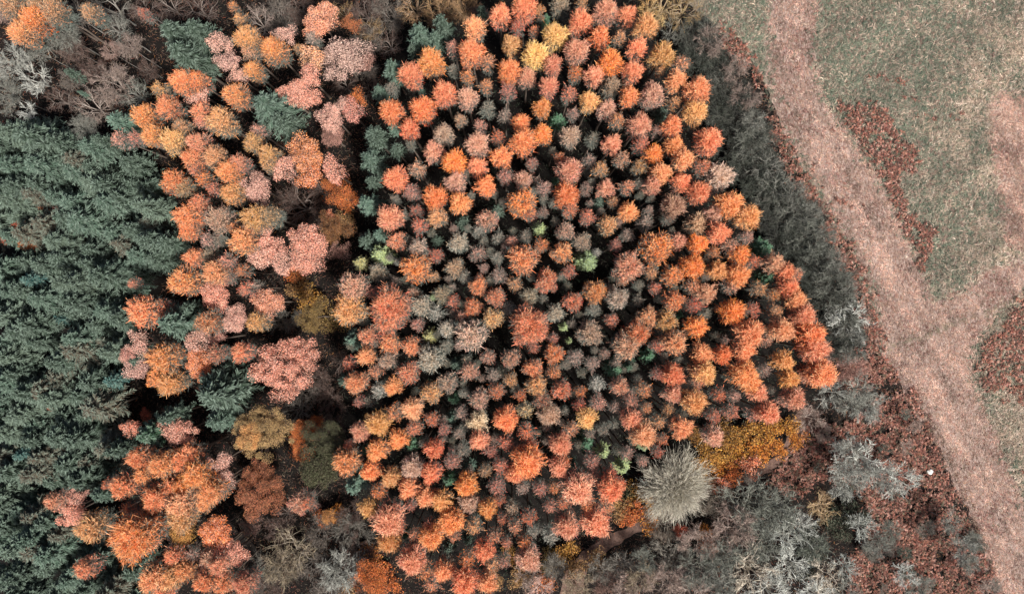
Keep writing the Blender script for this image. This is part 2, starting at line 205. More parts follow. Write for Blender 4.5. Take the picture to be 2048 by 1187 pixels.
def tube(points, radii, sides=6):
    V = []; F = []
    pts = [np.array(p, float) for p in points]
    for i, p in enumerate(pts):
        d = pts[min(i+1, len(pts)-1)] - pts[max(i-1, 0)]; d /= np.linalg.norm(d)
        a = np.cross(d, (0.31, 0.9, 0.2)); a /= np.linalg.norm(a); b = np.cross(d, a)
        for k in range(sides):
            t = 2*math.pi*k/sides; V.append(p + (a*math.cos(t) + b*math.sin(t))*radii[i])
    for i in range(len(pts)-1):
        for k in range(sides):
            k2 = (k+1) % sides; F.append((i*sides+k, i*sides+k2, (i+1)*sides+k2, (i+1)*sides+k))
    F.append(tuple(range((len(pts)-1)*sides, len(pts)*sides)))
    return V, F
def tubes_mesh(name, tubes, mat):
    V = []; F = []
    for v, f in tubes:
        o = len(V); V += [tuple(x) for x in v]; F += [tuple(i+o for i in q) for q in f]
    me = bpy.data.meshes.new(name); me.from_pydata(V, [], F); me.materials.append(mat)
    me.polygons.foreach_set('use_smooth', [True]*len(me.polygons)); me.update(); return me
# ---------------------------------------------------------------- materials
def mat_base(name):
    m = bpy.data.materials.new(name); m.use_nodes = True; n = m.node_tree.nodes; l = m.node_tree.links
    b = n['Principled BSDF']; b.inputs['Roughness'].default_value = 0.9; b.inputs['Specular IOR Level'].default_value = 0.15
    return m, n, l, b
def mix(n, l, fac, a, b, blend='MIX'):
    x = n.new('ShaderNodeMix'); x.data_type = 'RGBA'; x.blend_type = blend
    for s, v in ((x.inputs[0], fac), (x.inputs[6], a), (x.inputs[7], b)):
        if isinstance(v, (int, float)): s.default_value = v
        elif isinstance(v, tuple): s.default_value = tuple(v) + (1,) if len(v) == 3 else v
        else: l.new(v, s)
    return x.outputs[2]
def math_n(n, l, op, a, b=0.0, c=None):
    x = n.new('ShaderNodeMath'); x.operation = op
    for i, v in enumerate((a, b) + ((c,) if c is not None else ())):
        if isinstance(v, (int, float)): x.inputs[i].default_value = v
        else: l.new(v, x.inputs[i])
    return x.outputs[0]
def attr(n, name, out='Fac'):
    a = n.new('ShaderNodeAttribute'); a.attribute_name = name; return a.outputs[out]
def foliage_mat(name, twig=(0.07,0.055,0.045), use_tint=False, vary=0.55, tip_gain=1.0, tip_col=(0.9,0.75,0.6), tip_mix=0.15, lo=0.0, transl=0.14):
    """needles and leaves: the object's own colour, bare twigs between them, paler growth at the tips, plus painted-in light on larch tops"""
    m, n, l, b = mat_base(name)
    if use_tint:
        base = attr(n, 'tint', 'Color'); alpha = 0.9
    else:
        oi = n.new('ShaderNodeObjectInfo'); base = oi.outputs['Color']; alpha = oi.outputs['Alpha']
    r = attr(n, 'rnd'); t = attr(n, 'tip')
    # leaf-to-leaf variation of tone
    v = math_n(n, l, 'MULTIPLY_ADD', r, vary, 1.0 - vary*0.5)
    hs = n.new('ShaderNodeHueSaturation'); l.new(base, hs.inputs['Color']); l.new(v, hs.inputs['Value'])
    r2 = math_n(n, l, 'FRACT', math_n(n, l, 'MULTIPLY', r, 17.3)); l.new(math_n(n, l, 'MULTIPLY_ADD', r2, 0.036, 0.482), hs.inputs['Hue'])
    r3 = math_n(n, l, 'FRACT', math_n(n, l, 'MULTIPLY', r, 41.7))
    pale = mix(n, l, math_n(n, l, 'MULTIPLY', math_n(n, l, 'MULTIPLY', r3, t), tip_mix*2), hs.outputs[0], tip_col)
    # share of bare twigs: more of them low in the crown, none when the tree is in full needle
    bare = math_n(n, l, 'GREATER_THAN', math_n(n, l, 'ADD', r2, math_n(n, l, 'MULTIPLY', math_n(n, l, 'SUBTRACT', 1.0, t), lo)), alpha)
    col = mix(n, l, bare, pale, twig)
    l.new(col, b.inputs['Base Color'])
    tr = n.new('ShaderNodeBsdfTranslucent'); l.new(col, tr.inputs[0])
    ms = n.new('ShaderNodeMixShader'); ms.inputs[0].default_value = transl
    l.new(b.outputs[0], ms.inputs[1]); l.new(tr.outputs[0], ms.inputs[2]); l.new(ms.outputs[0], n['Material Output'].inputs[0])
    return m
def bark_mat(name, c1, c2, scale=6):
    m, n, l, b = mat_base(name)
    tc = n.new('ShaderNodeTexCoord'); no = n.new('ShaderNodeTexNoise'); no.inputs['Scale'].default_value = scale; no.inputs['Detail'].default_value = 5
    l.new(tc.outputs['Object'], no.inputs['Vector']); l.new(mix(n, l, no.outputs[0], c1, c2), b.inputs['Base Color']); return m
M_larch = foliage_mat('larch_needles', vary=0.8, twig=(0.155,0.175,0.15), lo=1.0, tip_mix=0.38, tip_col=(1.0,0.66,0.40))  # warm pale tip colour paints the brightness of lit crown tops into the needles
M_leaf = foliage_mat('autumn_leaves', twig=(0.10,0.07,0.06), lo=0.5, vary=1.25, tip_mix=0.42, tip_col=(1.0,0.74,0.60))
M_leafdark = foliage_mat('dull_leaves', twig=(0.07,0.05,0.04), lo=0.2, vary=1.1, tip_mix=0.1, tip_col=(0.6,0.5,0.35))
M_needle = foliage_mat('conifer_needles', twig=(0.03,0.03,0.02), vary=1.3, tip_mix=0.42, tip_col=(0.21,0.27,0.215), transl=0.06)
M_twig = foliage_mat('bare_twigs', vary=1.2, tip_mix=0.1, tip_col=(0.6,0.58,0.55), transl=0.0)
M_stuff = foliage_mat('ground_plants', use_tint=True, twig=(0.06,0.045,0.035), vary=0.8, tip_mix=0.1)
M_stufflarch = foliage_mat('distant_larch_needles', use_tint=True, vary=0.75, twig=(0.165,0.18,0.155), lo=0.9, tip_mix=0.22, tip_col=(0.95,0.62,0.45))  # same lit-top brightness put into the tip colour of the small larches
M_grass = foliage_mat('grass_blades', use_tint=True, twig=(0.25,0.2,0.15), vary=0.7, tip_mix=0.1, tip_col=(0.8,0.7,0.6))
M_bark = bark_mat('larch_bark', (0.10,0.075,0.06), (0.2,0.16,0.13))
M_greybark = bark_mat('grey_bark', (0.16,0.15,0.13), (0.34,0.32,0.29))
M_limb, n_, l_, b_ = mat_base('pale_limb_bark')
oi_ = n_.new('ShaderNodeObjectInfo'); l_.new(mix(n_, l_, .28, oi_.outputs['Color'], (.55,.51,.46)), b_.inputs['Base Color'])
# ---------------------------------------------------------------- tree shapes
def larch_mesh(name, R, depth, nb, ntw, mat=None, build=True):
    S = Strips()
    u = rng.random(nb); d = depth * np.where(u < 0.62, (u/0.62)**1.1*0.42, 0.42 + (u-0.62)/0.38*0.58)
    az = np.arange(nb)*2.39996 + rng.normal(0, 0.35, nb)
    lobes = 1 + 0.10*np.sin(az*3 + rng.random()*6) + 0.08*np.sin(az*5 + rng.random()*6)
    L = R * (0.26 + 0.74*(np.minimum(d, 0.30*depth)/(0.30*depth))**0.52) * rng.uniform(0.86, 1.04, nb) * lobes * (1 - 0.28*np.clip(d/depth - .4, 0, 1)/.6)
    el = np.radians(58 - 55*np.minimum(d/(0.5*depth), 1) + rng.normal(0, 8, nb))
    base = np.stack([np.zeros(nb), np.zeros(nb), -d - 0.35], 1)
    hd = np.stack([np.cos(az), np.sin(az), np.zeros(nb)], 1)
    up = np.array([[0, 0, 1.0]])
    def at(s):   # point on each branch, curving up to its end
        s = s[:, None]; return base + hd*(L[:, None]*s*(0.75 + 0.25*np.cos(el)[:, None])) + up*(L*np.sin(el)*0.75)[:, None]*s**1.4 - up*0.10*L[:, None]*np.sin(s*3.1)
    t = 1 - d/depth
    rnd = rng.random(nb)
    for a, b in ((0, .5), (.5, 1)):
        p0 = at(np.full(nb, a)); p1 = at(np.full(nb, b)); dd = unit(p1-p0)
        S.add(p0, p1, .030*R/1.5, .018*R/1.5, perp(dd), 0.2 + 0*rnd, t*0.3, t*0.6)
    for k in range(ntw):
        s = (k + rng.random(nb)) / ntw; s = 0.22 + 0.78*s**0.8
        p = at(s); p2 = at(np.minimum(s+0.05, 1.05)); dd = unit(p2-p)
        dr = unit(dd*0.6 + rng.normal(size=dd.shape)*0.8 + up*0.45)
        ln = R*rng.uniform(0.08, 0.27, nb)*np.where(rng.random(nb) < .08, 1.6, 1)
        q = p + dr*ln[:, None]
        tt = np.clip(1.02 - 1.3*(1-t) + 0.15*s, 0, 1)
        wd = rng.uniform(0.012, 0.032, nb)*(R/1.5)**0.4
        S.add(p, q, wd, wd*0.45, perp(dr), rng.random(nb), tt*0.8, tt)
    V, Rr, T, Cc = S.arrays()
    if not build: return V, Rr, T
    return quad_mesh(name, V, Rr, T, Cc, mat or M_larch)
def spruce_mesh(name, R, depth, nw, mat=None, dense=9):
    S = Strips(); up = np.array([[0, 0, 1.0]])
    for wv in range(nw):
        u = wv/(nw-1.0); d = 0.12 + depth*u**1.05
        m = 5 + (wv % 3) + int(3*u)
        az = rng.random()*6.28 + np.arange(m)*2*math.pi/m + rng.normal(0, .22, m)
        L = R*(0.10 + 0.9*u**0.72)*rng.uniform(0.55, 1.25, m)
        el = np.radians(38 - 52*min(u*1.6, 1) + rng.normal(0, 6, m))
        hd = np.stack([np.cos(az), np.sin(az), np.zeros(m)], 1); sdv = np.stack([-np.sin(az), np.cos(az), np.zeros(m)], 1)
        b0 = np.tile([[0, 0, -d]], (m, 1)) + up*rng.normal(0, .1, (m, 1))
        def at(s): return b0 + hd*(L*s)[:, None] + up*(L*np.sin(el)*s)[:, None] + up*(0.16*L*(s**2.2))[:, None]
        for a, b in ((.0, .55), (.55, 1)):
            p0 = at(np.full(m, a)); p1 = at(np.full(m, b))
            S.add(p0, p1, .07*(1-a)+.02, .02+.05*(1-b), sdv, rng.random(m), .2+a*.5, .2+b*.8)
        for k in range(dense):
            for sg in (-1, 1):
                s = np.clip((k + rng.random(m))/dense, .1, 1); p = at(s)
                dr = unit(hd*rng.uniform(.7, 1.1, (m, 1)) + sg*sdv*rng.uniform(.45, 1.0, (m, 1)) + up*rng.normal(-.08, .22, (m, 1)))
                ln = (0.20*L*(1.15-s) + 0.13*R*rng.uniform(.6, 1.2, m))
                q = p + dr*ln[:, None]; sid = unit(np.cross(dr, up + rng.normal(0, .45, (m, 3))))
                S.add(p, q, .075*(R/2.4)**.5, .025*(R/2.4)**.5, sid, rng.random(m), s*.8, np.minimum(s*.8+.25, 1))
    V, Rr, T, Cc = S.arrays(); return quad_mesh(name, V, Rr, T, Cc, mat or M_needle)
def leafy_mesh(name, R, nlobe, nleaf, leaf=0.16, flat=0.75, gaps=0.0, mat=None, ls=1.0):
    """broad crown: many leaf sprays gathered round the ends of its limbs"""
    S = Strips(); up = np.array([[0, 0, 1.0]])
    k = np.arange(nlobe) + .5
    ph = np.arccos(1 - k/nlobe*1.05); th = k*2.39996 + rng.normal(0, .3, nlobe)
    wob = 1 + .22*np.sin(th*2 + rng.random()*6) + .16*np.sin(th*3 + rng.random()*6) + .12*np.sin(th*5 + rng.random()*6)
    rr = R*rng.uniform(.45, .86, nlobe)*wob; th = th + rng.normal(0, .6, nlobe)
    cen = np.stack([rr*np.sin(ph)*np.cos(th), rr*np.sin(ph)*np.sin(th), rr*flat*np.cos(ph) - R*flat], 1)
    cen[:, 2] += rng.normal(0, R*.07, nlobe)
    lr = ls*R*rng.uniform(.24, .52, nlobe)*(14.0/nlobe)**.28
    per = nleaf//nlobe; shade = rng.random(nlobe)
    for i in range(nlobe):
        if rng.random() < gaps: continue
        d = unit(rng.normal(size=(per, 3))); d[:, 2] = np.abs(d[:, 2])*1.0 - .25; d = unit(d)
        rad = lr[i]*rng.uniform(.1, 1.25, per)**.7
        p = cen[i] + d*rad[:, None]*np.array([1, 1, .85])
        dr = unit(d*.8 + rng.normal(size=(per, 3))*.7); ln = leaf*rng.uniform(.7, 1.6, per)
        rv = np.clip(rng.random(per)*.68 + shade[i]*.32, 0, .999)
        S.add(p - dr*ln[:, None]*.5, p + dr*ln[:, None]*.5, leaf*.26, leaf*.16, perp(dr), rv, .5 + .5*d[:, 2].clip(0, 1), .6 + .4*d[:, 2].clip(0, 1))
        m = 7; q = cen[i] + unit(rng.normal(size=(m, 3)))*lr[i]*.8; o = np.tile(cen[i]*np.array([.35, .35, 1]) - np.array([0, 0, R*.35]), (m, 1)); dd = unit(q-o)
        S.add(o, q, .05, .02, perp(dd), .98, 0, 0)
    V, Rr, T, Cc = S.arrays(); return quad_mesh(name, V, Rr, T, Cc, mat or M_leaf)
def bare_meshes(name, R, limbs, kids, fine, tuft, spread=1.0, wl=.09, flat=0.6):
    """leafless crown; limbs as round tapering boughs and a mesh of fine twigs"""
    tb = []; S = Strips(); up = np.array([0, 0, 1.0])
    for i in range(limbs):
        a = 2*math.pi*i/limbs + rng.normal(0, .25); hgt = rng.uniform(.25, 1.0)
        end = np.array([math.cos(a)*R*.72*spread*(1.25-hgt*.85), math.sin(a)*R*.72*spread*(1.25-hgt*.85), -R*flat*(1.3 - hgt)*.9])
        st = np.array([0, 0, -R*1.5]); pts = []
        bend = rng.normal(0, .12*R, 3)
        for s in (0, .25, .5, .75, 1): pts.append(st*(1-s) + end*s + up*R*.25*math.sin(s*3.14) + bend*math.sin(s*3.14))
        tb.append(tube(pts, [wl*1.2, wl, wl*.7, wl*.5, wl*.25], 5))
        for j in range(kids):
            s = rng.uniform(.35, 1.0); x = s*4; i0 = min(int(x), 3); p = pts[i0]*(1-(x-i0)) + pts[i0+1]*(x-i0)
            outd = np.array([p[0], p[1], 0]); outd /= np.linalg.norm(outd)+1e-6
            d = outd*.8 + rng.normal(0, .6, 3) + up*.45; d /= np.linalg.norm(d)
            ln = R*rng.uniform(.28, .5); q = p + d*ln
            q2 = q + (d + rng.normal(0, .25, 3))*ln*.5
            tb.append(tube([p, (p+q)/2 + rng.normal(0, .04*R, 3), q, q2], [wl*.42, wl*.3, wl*.2, wl*.1], 4))
            n = fine
            ss = rng.uniform(.15, 1, n)[:, None]; base = p + (q2 - p)*ss
            dr = unit(d*.9 + rng.normal(size=(n, 3))*.65 + up*.25); l2 = R*rng.uniform(.12, .3, n)[:, None]; e = base + dr*l2
            rv = rng.random(n)
            S.add(base, e, .018*(R/2.5)**.5, .010*(R/2.5)**.5, perp(dr), rv, .3, .6)
            for _ in range(tuft):
                b2 = base + dr*l2*rng.uniform(.2, 1, (n, 1)); d2 = unit(dr + rng.normal(size=(n, 3))*.5 + up*.15); e2 = b2 + d2*l2*rng.uniform(.4, .9, (n, 1))
                S.add(b2, e2, .012*(R/2.5)**.5, .007*(R/2.5)**.5, perp(d2), np.clip(rv + rng.normal(0, .1, n), 0, .999), .6, 1)
    V, Rr, T, Cc = S.arrays()
    return tubes_mesh(name+'_limbs', tb, M_limb), quad_mesh(name+'_twigs', V, Rr, T, Cc, M_twig)
def dome_meshes(name, R, n):
    """a dense leafless crown of long fine shoots that all rise and arch outward from the fork"""
    S = Strips(); up = np.array([[0, 0, 1.0]]); tb = []
    az = rng.random(n)*6.283; az = az + .12*np.sin(az*9) + .08*np.sin(az*17); q = rng.random(n)**.5*rng.uniform(.84, 1.08, n); bend = rng.normal(0, .10*R, (n, 3))
    lob = 1 + .10*np.sin(az*2+1) + .08*np.sin(az*5)
    reach = R*q*lob; top_ = -R*.62*q**2.2*rng.uniform(.8, 1.15, n)
    hd = np.stack([np.cos(az), np.sin(az), 0*az], 1); o0 = np.array([[0, 0, -R*1.25]]) + hd*(reach*.12)[:, None]
    def at(s): s = s[:, None]; return o0*(1-s) + (hd*reach[:, None] + up*top_[:, None])*s + up*(R*.22*np.sin(s*3.1416)) - hd*(reach[:, None]*.14*np.sin(s*3.1416)) + bend*np.sin(s*4.2)
    for a, b in ((.3, .55), (.55, .8), (.8, 1)):
        p0 = at(np.full(n, a)) + rng.normal(0, .03, (n, 3)); p1 = at(np.full(n, b)) + rng.normal(0, .03, (n, 3)); d = unit(p1-p0)
        S.add(p0, p1, .025*(1.2-a), .025*(1.2-b), perp(d), rng.random(n), a, b)
    for k in range(7):
        s_ = rng.uniform(.5, 1, n); p = at(s_); d = unit(at(s_+.05)-p); d = unit(d + rng.normal(size=(n, 3))*.42 + up*.2); e = p + d*R*rng.uniform(.06, .17, (n, 1))
        S.add(p, e, .016, .008, perp(d), rng.random(n), .7, 1)
    for i in range(12):
        a = i*.5236 + rng.normal(0, .15); e = np.array([math.cos(a)*R*.55, math.sin(a)*R*.55, -R*.25]); st = np.array([0, 0, -R*1.3])
        tb.append(tube([st + (e-st)*t + np.array([0, 0, R*.2*math.sin(t*3.14)]) for t in (0, .35, .7, 1)], [.13, .1, .06, .03], 5))
    V, Rr, T, Cc = S.arrays(); return tubes_mesh(name+'_limbs', tb, M_limb), quad_mesh(name+'_twigs', V, Rr, T, Cc, M_twig)
def trunk_mesh(name, h, r, mat):
    pts = [(0, 0, -0.3)] + [(rng.normal(0, .04)*k, rng.normal(0, .04)*k, h*s) for k, s in ((1, .2), (1.5, .4), (1.5, .6), (1, .8), (0, .97))]
    return tubes_mesh(name, [tube(pts, [r*1.25, r, r*.85, r*.65, r*.42, r*.12], 7)], mat)
T_larch_s = [larch_mesh('larch_crown', 1.5, 4.8, 250, 15) for _ in range(6)]
T_larch_m = [larch_mesh('larch_crown', 2.1, 5.8, 380, 16) for _ in range(4)]
T_larch_l = [larch_mesh('larch_crown', 3.6, 7.5, 760, 22) for _ in range(2)]
A_larch = [larch_mesh('x', 1.2, 4.2, 150, 10, build=False) for _ in range(3)]
T_spruce = [spruce_mesh('spruce_crown', 2.6, 8.5, 18) for _ in range(7)]
T_spruce_s = [spruce_mesh('young_spruce_crown', 1.7, 4.5, 15, dense=8) for _ in range(3)]
T_leaf_s = [leafy_mesh('leafy_crown', 1.5, 14, 3600, .095) for _ in range(4)]
T_leaf_m = [leafy_mesh('leafy_crown', 2.8, 34, 12500, .12) for _ in range(4)]
T_leaf_l = [leafy_mesh('leafy_crown', 5.0, 110, 40000, .12, gaps=.12, ls=.74) for _ in range(2)]
def dark_copy(me):
    m = me.copy(); m.materials.clear(); m.materials.append(M_leafdark); return m
DARK = {}
T_shrub = [leafy_mesh('shrub_crown', 1.8, 10, 1700, .16, flat=.4) for _ in range(4)]
T_bare = [bare_meshes('bare', 2.5, 7, 6, 11, 2) for _ in range(4)]
T_bare_d = [bare_meshes('dense', 2.5, 8, 8, 15, 4, wl=.05) for _ in range(4)]
T_bare_b = [dome_meshes('dome', 4.6, 2600)]
T_trunk = [trunk_mesh('larch_trunk', 17.0, .17, M_bark) for _ in range(3)]
T_gtrunk = [trunk_mesh('grey_trunk', 6.0, .16, M_greybark) for _ in range(2)]
# ---------------------------------------------------------------- objects
def make(name, me, parent=None, loc=(0, 0, 0), sc_=(1, 1, 1), rz=0.0, col=None):
    o = bpy.data.objects.new(name, me); C.objects.link(o)
    if parent: o.parent = parent
    o.location = loc; o.scale = sc_; o.rotation_euler = (0, 0, rz)
    if col is not None: o.color = col
    return o
TREES = []      # every placed plant: dict used afterwards for the labels
GREY = 'GWN'
def place(kind, px, py, rp, code, top):
    """px, py: middle of the crown in the picture; rp: its radius there; top: height of its tip in metres"""
    R = rp*KX*(H - top + 1.5)
    mid = top - {'larch': .28*R + .9, 'spruce': .35*R + 1.0, 'broad': .5*R, 'bare': .45*R, 'shrub': .4*R}[kind]
    x, y = world(px, py, mid)
    rz = rng.random()*6.28
    g = 1.0
    col = colour(code)*rng.uniform(.93, 1.07)
    if kind == 'larch':
        name = 'larch_tree'
        if R < 1.75: me = T_larch_s[rng.integers(6)]; s = R/1.5; zs = .55 + .45*s
        elif R < 2.7: me = T_larch_m[rng.integers(4)]; s = R/2.1; zs = .6 + .4*s
        else: me = T_larch_l[rng.integers(2)]; s = R/3.6; zs = .6 + .4*s
        alpha = 0.96
        if len(code) > 1 and code[1] in GREY and code[0] not in GREY: alpha = .78
        if len(code) > 1 and code[0] in GREY and code[1] not in GREY: alpha = .9
        if len(code) > 1 and code[1] == 'D': alpha = .75
        if code[0] == 'P' or code[0] == 'Q': alpha = .88
        if ((px-1040)/330)**2 + ((py-610)/215)**2 > 1: alpha += .24 if px > 720 else .08
        if px < 720: col = col*np.array([.90, .84, .80])
        tr = T_trunk[rng.integers(3)]; ts = (.8+.2*s, .8+.2*s, (top-.5)/16.5)
    elif kind == 'spruce':
        name = 'spruce_tree'; alpha = 1.0
        if R > 1.75: me = T_spruce[rng.integers(7)]; s = R/2.6; zs = (.5 + .5*s)*(.72 if top < 15.5 else 1)
        else: me = T_spruce_s[rng.integers(3)]; s = R/1.7; zs = .5 + .5*s
        tr = T_trunk[rng.integers(3)]; ts = (.9*s, .9*s, (top-.5)/16.5)
    elif kind in ('broad', 'shrub'):
        name = 'broadleaf_tree' if kind == 'broad' else 'leafy_shrub'; alpha = (.86 if kind == 'broad' else .84)
        if 'D' in code: alpha = .78
        if R < 2.0: me = T_leaf_s[rng.integers(4)]; s = R/1.5
        elif R < 3.7: me = T_leaf_m[rng.integers(4)]; s = R/2.8
        else: me = T_leaf_l[rng.integers(2)]; s = R/5.0
        if kind == 'shrub' and code[0] == 'K': col = col*np.array([.78, .80, .58])
        if kind == 'shrub': me = T_shrub[rng.integers(4)]; s = R/1.8
        if code[0] in 'EHDVMUK' or code[-1] in 'DE':
            if me.name not in DARK: DARK[me.name] = dark_copy(me)
            me = DARK[me.name]
        zs = s*rng.uniform(.85, 1.1)
        tr = T_trunk[rng.integers(3)] if kind == 'broad' else T_gtrunk[rng.integers(2)]
        ts = (.9, .9, (top - .5*R)/16.5) if kind == 'broad' else (.35, .35, max(top-.6*R, .4)/5.8)
    else:
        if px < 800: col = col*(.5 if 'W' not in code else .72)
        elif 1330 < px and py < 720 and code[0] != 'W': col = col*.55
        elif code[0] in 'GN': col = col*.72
        name = 'bare_tree'; alpha = 1.0
        if R > 4.6 or False: t = T_bare_b[0]; s = R/4.6
        elif code[0] in 'WH' or rng.random() < .3: t = T_bare[rng.integers(4)]; s = R/2.5
        else: t = T_bare_d[rng.integers(4)]; s = R/2.5
        zs = s; me = t[1]; tr = T_gtrunk[rng.integers(2)]; ts = (.6*s, .6*s, max(top - 1.35*R, .5)/5.8)
    ax = rng.uniform(.86, 1.14) if kind == 'broad' else 1.0
    e = bpy.data.objects.new(name, None); C.objects.link(e); e.empty_display_size = .3; e.location = (x, y, 0)
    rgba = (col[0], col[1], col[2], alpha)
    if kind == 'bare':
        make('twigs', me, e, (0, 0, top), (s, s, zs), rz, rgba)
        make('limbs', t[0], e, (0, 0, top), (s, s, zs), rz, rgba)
    else:
        make('crown', me, e, (0, 0, top), (s*ax, s/ax, zs), rz, rgba)
    make('trunk', tr, e, (0, 0, 0), ts, rz)
    TREES.append(dict(o=e, kind=kind, px=px, py=py, r=rp, code=code))
def unpack(D):
    out = []
    for (ox, oy), txt in D.items():
        for it in txt.replace('\n', ';').split(';'):
            f = it.split()
            if len(f) == 4: out.append((ox + float(f[0])/K4, oy + float(f[1])/K4, float(f[2])/K4, f[3]))
    return out
def dedupe(L):
    keep = []
    for t in L:
        if all(math.hypot(t[0]-k[0], t[1]-k[1]) > .42*min(t[2], k[2])+3 for k in keep): keep.append(t)
    return keep
def in_poly(x, y, P):
    x = np.asarray(x, float); y = np.asarray(y, float); ins = np.zeros(x.shape, bool); j = len(P)-1
    for i in range(len(P)):
        xi, yi = P[i]; xj, yj = P[j]
        if yi != yj: ins ^= ((yi > y) != (yj > y)) & (x < (xj-xi)*(y-yi)/(yj-yi)+xi)
        j = i
    return ins
larches = dedupe(unpack(LARCH)); larches.sort(key=lambda t: -t[2])
STAND = [(880,120),(960,60),(1250,40),(1330,110),(1400,250),(1440,400),(1500,520),(1580,640),(1600,760),(1380,830),(1240,900),(1180,1040),(1000,1120),(840,1080),(740,1000),(690,880),(770,760),(700,700),(720,600),(790,500),(770,380),(820,260),(790,200)]
fill = []
while len(fill) < 95:                       # slim suppressed larches in the gaps of the rows
    x_, y_ = rng.uniform(690, 1600), rng.uniform(40, 1120)
    r_ = rng.uniform(8.5, 12.5)
    if in_poly(x_, y_, STAND) and ((x_-1060)/430)**2 + ((y_-640)/330)**2 < 1 and all(math.hypot(x_-t[0], y_-t[1]) > .82*t[2] + .45*r_ for t in larches) and all(math.hypot(x_-t[0], y_-t[1]) > 17 for t in fill):
        fill.append((x_, y_, r_, ['GN', 'NG', 'G', 'GP', 'N', 'PG', 'GD', 'NW'][rng.integers(8)]))
    STAND_TRY = globals().get('STAND_TRY', 0) + 1
    if STAND_TRY > 6000: break
larches += fill
ind, rest = larches[:300], larches[300:]
def larch_top(px, py, r, code):
    t = 15.2 + .14*(r - 14)
    if code[0] in GREY: t -= 1.3
    if code[0] in 'DP': t -= .6
    if px < 700: t -= 1.0 + (px < 330)*-1.0
    return min(t, 20) + rng.uniform(-.4, .4)
for px, py, r, c in ind: place('larch', px, py, r*1.05, c, larch_top(px, py, r, c))
# the smallest larches of the plantation, as one mass
SV = []; SR = []; ST = []; SC = []; tb = []
for px, py, r, c in rest:
    top = larch_top(px, py, r, c); R = r*1.05*KX*(H-top+1.5); x, y = world(px, py, top - .28*R - .9)
    V, Rr, T = A_larch[rng.integers(3)]; a = rng.random()*6.28; s = R/1.2; ca, sa = math.cos(a)*s, math.sin(a)*s
    SV.append(np.stack([V[:, 0]*ca - V[:, 1]*sa + x, V[:, 0]*sa + V[:, 1]*ca + y, V[:, 2]*(.5+.5*s) + top], 1))
    SR.append(Rr); ST.append(T); SC.append(np.tile(colour(c)*rng.uniform(.93, 1.07), (len(V), 1)))
    tb.append(tube([(x, y, 0), (x, y, top*.5), (x, y, top-.6)], [.16, .12, .03], 5))
if rest:
    o = make('smallest_larches', quad_mesh('small_larches', np.concatenate(SV), np.concatenate(SR), np.concatenate(ST), np.concatenate(SC), M_stufflarch, True))
    tbm = tubes_mesh('small_larch_trunks', tb, M_bark); t_ = make('trunks', tbm, o)
    o['kind'] = 'stuff'; o['label'] = 'the many slim young larches wedged in the gaps between larger larch crowns'; o['category'] = 'trees'
for px, py, r, c in dedupe(unpack(BROAD)):
    top = 13.5 if px < 760 else 14
    if 'D' in c or 'E' in c: top = 9.0
    if r < 18: top -= 1.5
    if px < 330 and 300 < py < 620 and 'D' in c: top = 7.5
    place('broad', px, py, r, c, top)
sp = dedupe(unpack(SPRUCE))
for px, py, r, c in sp:
    top = 18.5 if r > 38 else 16.0 if r > 22 else (13.5 if r > 14 else 11.5)
    if c[0] == 'L': top = 14
    place('spruce', px, py, r*1.12, c, top)
# the fir stand: jittered rows
step = 46; row = 0; yy = 245
while yy < 1210:
    xx = -30 + (row % 2)*step*.5
    while xx < 360:
        jx, jy = xx + rng.normal(0, 11), yy + rng.normal(0, 11)
        if in_poly(jx, jy, FIRS_IN):
            c = ['E', 'E', 'EN', 'EB', 'ED', 'E', 'EB'][rng.integers(7)]
            for tx, ty in TEAL:
                if math.hypot(jx-tx, jy-ty) < 15: c = 'T'
            place('spruce', jx, jy, 20 if c == 'T' else rng.uniform(29, 45), c, 13.0 + rng.normal(0, 2.0))
        xx += step
    yy += step*.86; row += 1
for it in BARE.replace('\n', ';').split(';'):
    f = it.split()
    if len(f) < 4: continue
    px, py, r = map(float, f[:3])
    top = 8.5 if px > 1300 and py < 800 else 7.0
    if px < 300: top = 11
    if 'D' in f[3]: top -= 2
    if r > 60: top = 9
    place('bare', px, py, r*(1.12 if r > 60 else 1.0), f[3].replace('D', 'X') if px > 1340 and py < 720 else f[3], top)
HEDGE = [(1365,40),(1400,40),(1445,110),(1500,200),(1540,290),(1570,370),(1625,420),(1665,500),(1700,570),(1720,640),(1715,700),(1660,700),(1635,610),(1600,540),(1530,470),(1500,400),(1465,330),(1440,250),(1420,170),(1370,110)]
yy = 40
while yy < 710:
    xx = 1350 + rng.random()*20
    while xx < 1740:
        jx, jy = xx + rng.normal(0, 4), yy + rng.normal(0, 4)
        if in_poly(jx, jy, HEDGE): place('bare', jx, jy, rng.uniform(20, 29), ['X', 'XN', 'XG', 'XN'][rng.integers(4)], 7.2 + rng.normal(0, .6))
        xx += 27
    yy += 25
k_ = 0
while k_ < 20:
    jx, jy = rng.uniform(1600, 1990), rng.uniform(790, 1190)
    if in_poly(jx, jy, BRACKEN[4]): place('bare', jx, jy, rng.uniform(9, 19), ['GN', 'N', 'NX', 'GP', 'GD', 'NG'][rng.integers(6)], 2.4 + rng.random()); k_ += 1
for it in SHRUB.replace('\n', ';').split(';'):
    f = it.split()
    if len(f) < 4: continue
    px, py, r = map(float, f[:3]); place('shrub', px, py, r*1.2, f[3], 2.6 + rng.uniform(-.5, .8))
